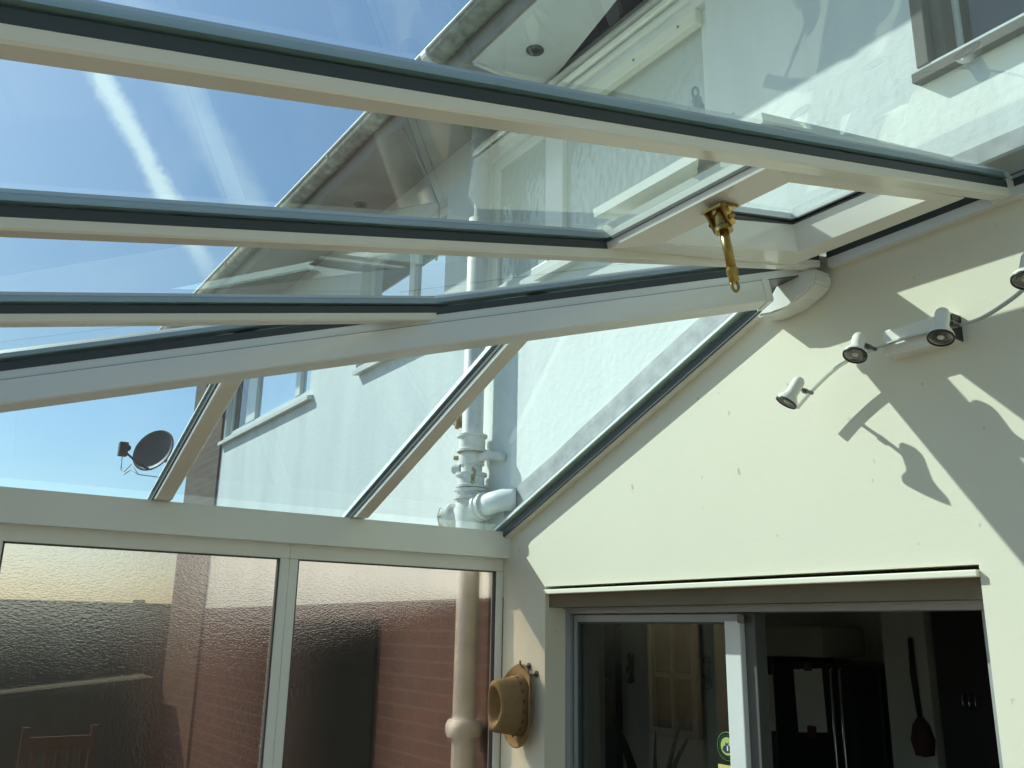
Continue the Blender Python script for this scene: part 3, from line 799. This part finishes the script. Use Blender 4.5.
# ------------------------------------------------------------------ wall spotlights
fx = empty('spotlight_bar', (2.1, 0, 2.76), 'white four-lamp spotlight bar with a wavy arm on the cream wall', 'wall light')
bm = bmesh.new()
prof = [(0, -.040), (.044, -.038), (.05, -.03), (.05, .034), (.044, .040), (0, .040)]
add_sweep(bm, prof, [((2.02, 0, 2.766), (0, -1, 0), (0, 0, 1)), ((2.22, 0, 2.766), (0, -1, 0), (0, 0, 1))])
link('base_box', bm, M['spot_white'], fx)
prof2 = [(p[0]*.9, p[1]*.9) for p in prof]
bm = bmesh.new(); add_sweep(bm, prof2, [((2.2205, 0, 2.766), (0, -1, 0), (0, 0, 1)), ((2.224, 0, 2.766), (0, -1, 0), (0, 0, 1))]); link('end_plate', bm, M['black'], fx)
# wavy strip: flat ribbon, wide in depth, thin in the wall plane
ctrl = [(1.712, 2.633), (1.765, 2.672), (1.84, 2.716), (1.90, 2.739), (2.0, 2.756), (2.1, 2.761), (2.2, 2.757), (2.30, 2.757), (2.37, 2.777), (2.43, 2.806), (2.50, 2.853), (2.55, 2.893)]
def catmull(p, n=6):
    o = []
    for i in range(len(p)-1):
        a, b, c, d = p[max(i-1, 0)], p[i], p[i+1], p[min(i+2, len(p)-1)]
        for k in range(n):
            t = k/n
            o.append(tuple(.5*((2*b[j])+(c[j]-a[j])*t+(2*a[j]-5*b[j]+4*c[j]-d[j])*t*t+(3*b[j]-a[j]-3*c[j]+d[j])*t**3) for j in range(len(b))))
    o.append(p[-1]); return o
pts = catmull(ctrl)
bm = bmesh.new(); fr = []
for i, (x, z) in enumerate(pts):
    q0, q1 = pts[max(i-1, 0)], pts[min(i+1, len(pts)-1)]
    t = Vector((q1[0]-q0[0], 0, q1[1]-q0[1])).normalized(); nn = Vector((-t.z, 0, t.x))
    fr.append((Vector((x, -.062, z)), Vector((0, 1, 0)), nn))
add_sweep(bm, rp(-.008, -.002, .008, .002), fr); link('wavy_arm', bm, M['spot_steel'], fx, label='flat brushed metal wavy arm')

def spot(top, front, arm, k):
    T, Fc = Vector(top), Vector(front); d = (Fc-T).normalized(); ln = (Fc-T).length
    root = lathe('lamp_head', T, d, [(0, 0), (.002, .010), (.008, .016), (.016, .0185), (ln*.62, .0185), (ln*.74, .022), (ln*.86, .030), (ln-.006, .033), (ln, .033), (ln, .029), (ln-.012, .026)], M['spot_white'], fx, 28)
    lathe('lamp_rim', T, d, [(ln-.001, .0335), (ln+.004, .033), (ln+.004, .0295), (ln-.004, .029)], M['black'], root, 28)
    lathe('lamp_face', T, d, [(ln-.001, .0295), (ln-.003, .02), (ln-.004, .010), (ln+.001, .008), (ln+.003, 0)], M['lens'], root, 24)
    mid = T.lerp(Fc, .42); A = Vector(arm)
    tube('stem', [mid, mid.lerp(A, .4)+Vector((0, 0, .003)), A], .0055, M['steel_dark'], root, 10)
    lathe('swivel', mid.lerp(A, .5), (A-mid), [(0, .005), (0, .0085), (.012, .0085), (.012, .005)], M['steel_dark'], root, 12)
spot((1.792, -.135, 2.701), (1.762, -.172, 2.626), (1.773, -.062, 2.669), 0)
spot((2.003, -.135, 2.783), (2.006, -.172, 2.713), (1.999, -.062, 2.752), 1)
spot((2.251, -.135, 2.785), (2.258, -.172, 2.697), (2.249, -.062, 2.756), 2)
spot((2.485, -.135, 2.861), (2.483, -.172, 2.782), (2.455, -.062, 2.815), 3)

# ------------------------------------------------------------------ hat and hooks
HC = Vector((.182, -.012, 1.655))
hat = empty('hat', HC, 'tan suede hat hanging on the narrow wall beside the patio door', 'hat')
def hatpt(u, a, b, h, tilt=0.):     # a half width (x), b half length (z), h out of the wall
    return HC+Vector((a*math.cos(u), -h, b*math.sin(u)))
NU = 56
def rings_to(bm, rings):
    V = [[bm.verts.new(p) for p in r] for r in rings]
    for r0, r1 in zip(V[:-1], V[1:]):
        for i in range(NU): bm.faces.new((r0[i], r0[(i+1) % NU], r1[(i+1) % NU], r1[i]))
    return V
us = [2*PI*i/NU for i in range(NU)]
def curl(u, s):   # brim rolls up at the sides, dips at the ends
    c = math.cos(u)**2
    return .034*c*s**1.6 - .004*(1-c)*s + .03*(math.sin(u) < 0)*(math.sin(u)**4)*s
bm = bmesh.new(); R = []
for k in range(9):
    s = 1-k/8
    R.append([hatpt(u, .076+(.056-.020*math.cos(u)**2*s)*s, .120+.046*s, .018+curl(u, s)) for u in us])
rings_to(bm, R)
br = link('brim', bm, M['hat'], hat, True); md = br.modifiers.new('solid', 'SOLIDIFY'); md.thickness = .004
bm = bmesh.new(); R = []
for k in range(9):
    t = k/8
    pin = 1-.20*t
    hh = .018+.118*t
    R.append([hatpt(u, (.078-.016*t), (.122-.020*t), hh + .014*t*abs(math.sin(u))**2) for u in us])
for k in range(1, 8):
    t = k/7
    R.append([hatpt(u, (.060)*(1-t), .100*(1-t), .136 + .014*abs(math.sin(u))**2*(1-t) + (.010 if k == 1 else .006 if k == 2 else -.052*min(1, (t-.2)*1.9))) for u in us])
V = rings_to(bm, R[:-1]); c = bm.verts.new(hatpt(0, 0, 0, .136-.052))
for i in range(NU): bm.faces.new((V[-1][i], V[-1][(i+1) % NU], c))
cr = link('crown', bm, M['hat'], hat, True); md = cr.modifiers.new('sub', 'SUBSURF'); md.levels = 1; md.render_levels = 2
bm = bmesh.new(); R = []
for k in range(4):
    h = .022+.036*k/3; t = (h-.018)/.118
    R.append([hatpt(u, (.078-.016*t)+.0025, .122-.020*t+.0025, h) for u in us])
rings_to(bm, R); link('hat_band', bm, M['hat_band'], hat, True)
for k in range(18):
    u = 2*PI*(k+.5)/18
    p0 = hatpt(u-.05, .0775, .1195, .050); p1 = hatpt(u+.05, .0775, .1195, .050)
    tube('lacing', [p0, p0.lerp(p1, .5)+(p0.lerp(p1, .5)-HC-Vector((0, -.034, 0))).normalized()*.003, p1], .003, M['hat_dark'], hat, 6)
def hook(x, z, lab):
    root = empty('coat_hook', (x, 0, z), lab, 'hook')
    lathe('rose', (x, 0, z), (0, -1, 0), [(0, .014), (.004, .014), (.006, .008), (.006, 0)], M['steel_dark'], root, 14)
    tube('prong', [(x, -.004, z), (x, -.03, z-.006), (x, -.045, z+.004), (x, -.048, z+.022)], .0045, M['steel_dark'], root, 8)
hook(.205, 1.812, 'small dark hook just above the hat'); hook(.262, 1.782, 'small dark hook to the right of the hat')

# ------------------------------------------------------------------ kitchen seen through the door
kx0, kx1, ky1 = -4.2, 3.2, 3.3
bm = bmesh.new()
o = box('wall_kitchen', (kx0, ky1, 0), (kx1, ky1+.1, 2.4), M['kitchen_wall']); tag(o, 'dim back wall of the kitchen', 'wall', kind='structure')
bm2 = bmesh.new()
add_box(bm2, (kx0-.1, .2, 0), (kx0, ky1+.1, .9)); add_box(bm2, (kx0-.1, .2, 2.1), (kx0, ky1+.1, 2.4))  # opening left in this unseen wall, added to let skylight into the kitchen
add_box(bm2, (kx0-.1, .2, .9), (kx0, .9, 2.1)); add_box(bm2, (kx0-.1, 2.3, .9), (kx0, ky1+.1, 2.1))
o = link('wall_side', bm2, M['kitchen_wall']); tag(o, 'dim left wall of the kitchen with an added opening that lets in daylight', 'wall', kind='structure')
o = box('wall_far_side', (kx1, .2, 0), (kx1+.1, ky1+.1, 2.4), M['kitchen_wall']); tag(o, 'dim right wall of the kitchen', 'wall', kind='structure')
o = box('floor_kitchen', (kx0-.1, 0, -.1), (kx1+.1, ky1+.1, 0), M['floor_dark']); tag(o, 'dark kitchen floor', 'floor', kind='structure')
o = box('ceiling', (kx0-.1, .2, 2.4), (kx1+.1, ky1+.1, 2.5), M['kitchen_wall']); tag(o, 'dim kitchen ceiling', 'ceiling', kind='structure')
fr = empty('refrigerator', (-.3, 2.95, 0), 'tall black double-door fridge in the dark kitchen', 'fridge')
box('cabinet', (-.70, 2.66, 0), (.10, 3.28, 1.80), M['fridge'], fr, .01)
d1 = box('fridge_door', (-.697, 2.60, .06), (-.183, 2.66, 1.795), M['fridge'], fr, .012)
d2 = box('fridge_door', (-.177, 2.60, .06), (.097, 2.66, 1.795), M['fridge'], fr, .012)
for x, d in ((-.212, d1), (-.148, d2)):
    tube('handle', [(x, 2.60, 1.77), (x, 2.56, 1.76), (x, 2.56, .75), (x, 2.60, .74)], .009, M['chrome'], d, 10)
def note(x0, x1, z0, z1, y, lab, skew=.01):
    root = empty('pinned_note', ((x0+x1)/2, y, z1), lab, 'paper')
    prism('sheet', [(x0, y, z0-.01), (x1, y, z0+.01), (x1-skew, y, z1+.006), (x0-skew, y, z1-.006)], (0, -.002, 0), M['paper'], root)
    bm = bmesh.new(); cx = (x0+x1)/2
    add_box(bm, (cx-.028, y-.014, z1-.012), (cx+.028, y-.002, z1+.02), .004); link('clip', bm, M['steel_dark'], root)
    lathe('clip_loop', (cx, y-.012, z1+.03), (0, -1, 0), [(0, .012), (.004, .018), (.008, .012)], M['steel_dark'], root, 12)
note(-.51, -.293, 1.38, 1.757, 2.598, 'white note sheet clipped on the left fridge door')
tag(box('cupboard', (-1.02, 2.66, 0), (-.72, 3.28, 1.82), M['kitchen_dark'], None, .006), 'dark tall cupboard left of the fridge', 'cupboard')
note(-.945, -.735, 1.345, 1.70, 2.658, 'white note sheet on the cupboard, half behind the door stile')
tag(box('storage_box', (-.79, 2.64, 1.825), (-.33, 3.1, 2.02), M['card'], None, .02), 'pale storage box on top of the fridge', 'box')
mg = box('fridge_magnet', (-.43, 2.575, 1.35), (-.37, 2.597, 1.42), M['red_dark'], None, .01); tag(mg, 'small dark red magnet under the note on the fridge', 'magnet')
pf = empty('picture_frame', (.07, 3.3, 1.9), 'small dark framed picture on the kitchen back wall above the fridge', 'picture')
box('frame', (-.03, 3.265, 1.78), (.19, 3.3, 2.03), M['kitchen_dark'], pf, .005); box('picture', (.0, 3.26, 1.82), (.075, 3.266, 1.99), M['leaf'], pf); box('picture', (.085, 3.26, 1.82), (.16, 3.266, 1.99), M['leaf'], pf)
o = box('trim_7', (.125, 2.62, 0), (.40, 3.3, 2.35), M['kitchen_wall']); tag(o, 'pale wall pier right of the fridge', 'pier', kind='structure')
bh = empty('hanging_brush', (.32, 2.6, 1.95), 'long dark brush hanging on the pale pier in the kitchen', 'brush')
tube('brush_handle', [(.318, 2.60, 1.955), (.322, 2.59, 1.75), (.332, 2.60, 1.52)], [.014, .018, .014], M['black'], bh, 10)
lathe('bristles', (.332, 2.60, 1.53), (.05, -.02, -1), [(0, .015), (.04, .045), (.12, .065), (.2, .05), (.21, 0)], M['red_dark'], bh, 14)
mt = empty('metal_rack', (.62, 2.6, 1.62), 'small chrome rack on the dark units at the right', 'rack')
tag(box('tall_unit', (.42, 2.66, 0), (1.5, 3.28, 2.3), M['kitchen_dark'], None, .006), 'dark tall kitchen unit right of the pier', 'cupboard')
for k in range(3): tube('rod', [(.58+.035*k, 2.655, 1.66), (.58+.035*k, 2.62, 1.66), (.58+.035*k, 2.62, 1.58)], .005, M['chrome'], mt, 8)
# glazed door with four panes, dark beam and ornaments behind the fixed leaf
gd = empty('window_8', (-2.31, 3.29, 1.6), 'dark four-pane inner window seen through the closed door leaf', 'window'); gd['kind'] = 'structure'
bm = bmesh.new()
for lo, hi in (((-2.60, 3.24, 1.14), (-2.02, 3.3, 1.20)), ((-2.60, 3.24, 2.04), (-2.02, 3.3, 2.1)), ((-2.60, 3.24, 1.20), (-2.54, 3.3, 2.04)), ((-2.08, 3.24, 1.20), (-2.02, 3.3, 2.04)), ((-2.33, 3.25, 1.20), (-2.29, 3.3, 2.04)), ((-2.54, 3.25, 1.60), (-2.08, 3.3, 1.64))):
    add_box(bm, lo, hi, .004)
link('frame', bm, M['card'], gd); quad('pane', [(-2.54, 3.285, 1.20), (-2.08, 3.285, 1.20), (-2.08, 3.285, 2.04), (-2.54, 3.285, 2.04)], M['alu_dark'], gd)
o = box('trim_8', (-3.15, 3.22, 0), (-3.0, 3.3, 2.35), M['kitchen_dark']); tag(o, 'dark upright on the kitchen back wall', 'post', kind='structure')
for x, lab in ((-2.86, 'dark wall ornament left of the four-pane window'), (-1.93, 'dark wall ornament right of the four-pane window')):
    orn = empty('wall_ornament', (x, 3.3, 1.65), lab, 'ornament')
    lathe('body', (x, 3.27, 1.52), (0, 0, 1), [(0, 0), (.02, .03), (.06, .012), (.12, .035), (.18, .012), (.24, .03), (.27, .008), (.28, 0)], M['kitchen_dark'], orn, 14)
    box('backplate', (x-.02, 3.285, 1.54), (x+.02, 3.3, 1.78), M['kitchen_dark'], orn)
pl = empty('potted_plant', (.15, .75, 0), 'dark spiky plant in a pot behind the closed door leaf', 'plant')
lathe('pot', (.15, .75, 0), (0, 0, 1), [(0, .13), (.30, .18), (.32, .18), (.32, .16), (.28, .15), (.28, 0)], M['terracotta'], pl, 24)
tube('stem', [(.15, .75, .28), (.14, .75, .7), (.15, .75, 1.1)], .03, M['chair'], pl, 10)
def leafblade(tip, w, bend):
    base = Vector((.15, .75, 1.05)); T = Vector(tip); bm = bmesh.new(); prev = None
    for k in range(9):
        t = k/8; p = base.lerp(T, t)+Vector((0, 0, bend*math.sin(t*PI)))
        side = (T-base).cross(Vector((0, -1, 0))).normalized()*w*(1-t)**.7*(.6+.4*math.sin(t*PI))
        cur = (bm.verts.new(p-side), bm.verts.new(p+Vector((0, .01, -.01))), bm.verts.new(p+side))
        if prev:
            bm.faces.new((prev[0], prev[1], cur[1], cur[0])); bm.faces.new((prev[1], prev[2], cur[2], cur[1]))
        prev = cur
    link('leaf', bm, M['leaf'], pl, True)
leafblade((-.17, .75, 1.63), .05, .02); leafblade((.42, .70, 1.52), .03, .05); leafblade((.30, .8, 1.62), .025, .04)
leafblade((.0, .9, 1.5), .03, .03); leafblade((.55, .8, 1.3), .035, .08); leafblade((-.25, .8, 1.2), .04, .08)

# ------------------------------------------------------------------ yard outside the patterned glass
fc = empty('garden_fence', (-6.6, -3, -.1), 'dark stained board fence at the end of the yard', 'fence')
bm = bmesh.new()
for k in range(56): add_box(bm, (-6.6, -6.6+.15*k, -.1), (-6.57+.006*(k % 2), -6.6+.15*k+.15, 2.14+.0*(k % 3)))
link('boards', bm, M['fence'], fc)
for k in range(4): box('post', (-6.57, -6.5+2.1*k, -.1), (-6.47, -6.4+2.1*k, 2.2), M['fence'], fc)
bm = bmesh.new(); add_box(bm, (-6.62, -6.7, 2.14), (-6.54, 1.8, 2.17)); link('capping_rail', bm, M['fence'], fc)
cvr = empty('storage_cover', (-5.8, -1.3, -.1), 'grey green canvas cover over low garden furniture by the fence', 'cover')
bm = bmesh.new(); add_box(bm, (-6.2, -2.6, -.1), (-5.4, -.15, 1.40), .06)
for v in bm.verts:
    if v.co.z > 1: v.co.z += .0*v.co.y+.10*(v.co.y+1.3)
link('canvas', bm, M['cover'], cvr)
bm = bmesh.new(); add_box(bm, (-6.21, -2.61, .15), (-5.39, -.14, .18), .005); link('drawstring', bm, M['black'], cvr)
ch = empty('garden_chair', (-3.0, -1.24, -.1), 'brown timber garden chair in the yard behind the patterned glass', 'chair')
CX, CY, CZ = -3.0, -1.24, .30
box('seat', (CX-.22, CY-.22, CZ+.36), (CX+.22, CY+.22, CZ+.40), M['chair'], ch, .005)
for sx in (-1, 1):
    for sy in (-1, 1):
        box('leg', (CX+sx*.2-.022, CY+sy*.2-.022, -.1 if 1 else 0), (CX+sx*.2+.022, CY+sy*.2+.022, CZ+(1.02 if sx < 0 else .36)), M['chair'], ch)
box('top_rail', (CX-.22, CY-.2, CZ+.88), (CX-.18, CY+.2, CZ+.96), M['chair'], ch)
for k in range(5): box('back_slat', (CX-.21, CY-.15+.07*k, CZ+.40), (CX-.19, CY-.12+.07*k, CZ+.88), M['chair'], ch)
# dark door in the brick base and a planter
o = box('door_2', (-2.9, -.02, -.05), (-1.25, .01, 2.0), M['dark']); tag(o, 'dark glazed opening in the brick base of the house', 'door', kind='structure')

# ------------------------------------------------------------------ light, sky, camera
sun = bpy.data.lights.new('sun', 'SUN'); sun.energy = 6.6; sun.angle = math.radians(.53); sun.color = (1, .965, .89)
so = bpy.data.objects.new('sun', sun); COL.objects.link(so)
ld = Vector((1.785, 1, -1.67)).normalized()
so.rotation_euler = ld.to_track_quat('-Z', 'Y').to_euler(); so.location = (-6, -6, 9)

world = bpy.data.worlds.new('sky'); scene.world = world; world.use_nodes = True
nt = world.node_tree; nt.nodes.clear()
wo = nt.nodes.new('ShaderNodeOutputWorld'); bg = nt.nodes.new('ShaderNodeBackground')
sky = nt.nodes.new('ShaderNodeTexSky'); sky.sky_type = 'NISHITA'; sky.sun_disc = False
sky.sun_elevation = math.radians(39.2); sky.sun_rotation = math.atan2(-1.785, -1.0)
sky.air_density = 1.1; sky.dust_density = .8; sky.ozone_density = 1.6
tc = nt.nodes.new('ShaderNodeTexCoord'); gv = tc.outputs['Generated']
def trail(p0, p1, width, wob, strength):
    a, b = Vector(p0).normalized(), Vector(p1).normalized(); n = a.cross(b).normalized(); mid = (a+b).normalized()
    nz = nt.nodes.new('ShaderNodeTexNoise'); nz.inputs['Scale'].default_value = 34; nz.inputs['Detail'].default_value = 10; nz.inputs['Roughness'].default_value = .78
    nt.links.new(gv, nz.inputs['Vector'])
    dt = nt.nodes.new('ShaderNodeVectorMath'); dt.operation = 'DOT_PRODUCT'; dt.inputs[1].default_value = n; nt.links.new(gv, dt.inputs[0])
    ad = nt.nodes.new('ShaderNodeMath'); ad.operation = 'MULTIPLY_ADD'; ad.inputs[1].default_value = wob; nt.links.new(nz.outputs['Fac'], ad.inputs[0])
    sb = nt.nodes.new('ShaderNodeMath'); sb.operation = 'SUBTRACT'; sb.inputs[1].default_value = wob*.5
    nt.links.new(dt.outputs['Value'], ad.inputs[2]); nt.links.new(ad.outputs[0], sb.inputs[0])
    ab = nt.nodes.new('ShaderNodeMath'); ab.operation = 'ABSOLUTE'; nt.links.new(sb.outputs[0], ab.inputs[0])
    mr = nt.nodes.new('ShaderNodeMapRange'); mr.interpolation_type = 'SMOOTHSTEP'; mr.inputs['From Min'].default_value = width; mr.inputs['From Max'].default_value = width*.1
    mr.inputs['To Min'].default_value = 0; mr.inputs['To Max'].default_value = strength; nt.links.new(ab.outputs[0], mr.inputs['Value'])
    d2 = nt.nodes.new('ShaderNodeVectorMath'); d2.operation = 'DOT_PRODUCT'; d2.inputs[1].default_value = mid; nt.links.new(gv, d2.inputs[0])
    m2 = nt.nodes.new('ShaderNodeMapRange'); m2.interpolation_type = 'SMOOTHSTEP'; m2.inputs['From Min'].default_value = math.cos(.20); m2.inputs['From Max'].default_value = math.cos(.07)
    nt.links.new(d2.outputs['Value'], m2.inputs['Value'])
    mu = nt.nodes.new('ShaderNodeMath'); mu.operation = 'MULTIPLY'; nt.links.new(mr.outputs[0], mu.inputs[0]); nt.links.new(m2.outputs[0], mu.inputs[1])
    return mu.outputs[0]
t1 = trail((-.854, .088, .513), (-.8816, .1485, .448), .015, .026, .85)
t2 = trail((-.8418, .165, .514), (-.871, .2556, .42), .026, .03, .28)
nz = nt.nodes.new('ShaderNodeTexNoise'); nz.inputs['Scale'].default_value = 3.2; nz.inputs['Detail'].default_value = 8; nz.inputs['Roughness'].default_value = .6
mp = nt.nodes.new('ShaderNodeMapping'); mp.inputs['Scale'].default_value = (1, 2.4, 1.2); nt.links.new(gv, mp.inputs['Vector']); nt.links.new(mp.outputs[0], nz.inputs['Vector'])
wr_ = nt.nodes.new('ShaderNodeMapRange'); wr_.inputs['From Min'].default_value = .5; wr_.inputs['From Max'].default_value = .85; wr_.inputs['To Max'].default_value = .16; nt.links.new(nz.outputs['Fac'], wr_.inputs['Value'])
s1 = nt.nodes.new('ShaderNodeMath'); s1.operation = 'ADD'; nt.links.new(t1, s1.inputs[0]); nt.links.new(t2, s1.inputs[1])
s2 = nt.nodes.new('ShaderNodeMath'); s2.operation = 'ADD'; s2.use_clamp = True; nt.links.new(s1.outputs[0], s2.inputs[0]); nt.links.new(wr_.outputs[0], s2.inputs[1])
mx = nt.nodes.new('ShaderNodeMix'); mx.data_type = 'RGBA'
SKY = .135
CL = 1.22/SKY
nt.links.new(s2.outputs[0], mx.inputs['Factor']); tn = nt.nodes.new('ShaderNodeMix'); tn.data_type = 'RGBA'; tn.blend_type = 'MULTIPLY'; tn.inputs['Factor'].default_value = 1
nt.links.new(sky.outputs[0], tn.inputs[6]); tn.inputs[7].default_value = (.92, 1.02, 1.12, 1)
nt.links.new(tn.outputs[2], mx.inputs[6]); mx.inputs[7].default_value = (CL*.83, CL*.95, CL*1.05, 1)
nt.links.new(mx.outputs[2], bg.inputs['Color']); bg.inputs['Strength'].default_value = SKY
nt.links.new(bg.outputs[0], wo.inputs['Surface'])

cam = bpy.data.cameras.new('camera'); co = bpy.data.objects.new('camera', cam); COL.objects.link(co)
cam.sensor_width = 36; cam.lens = 31.468; cam.clip_start = .02
r = (.5626742, .8265002, .0171817); u = (.2113034, -.1638850, .9635832); f = (-.7992175, .5385529, .2668561)
mw = Matrix(((r[0], u[0], -f[0], 3.45), (r[1], u[1], -f[1], -2.3), (r[2], u[2], -f[2], 1.95), (0, 0, 0, 1)))
co.matrix_world = mw
scene.camera = co
scene.view_settings.view_transform = 'Standard'
scene.view_settings.look = 'None'
scene.cycles.transparent_max_bounces = 24
scene.cycles.sample_clamp_indirect = 6
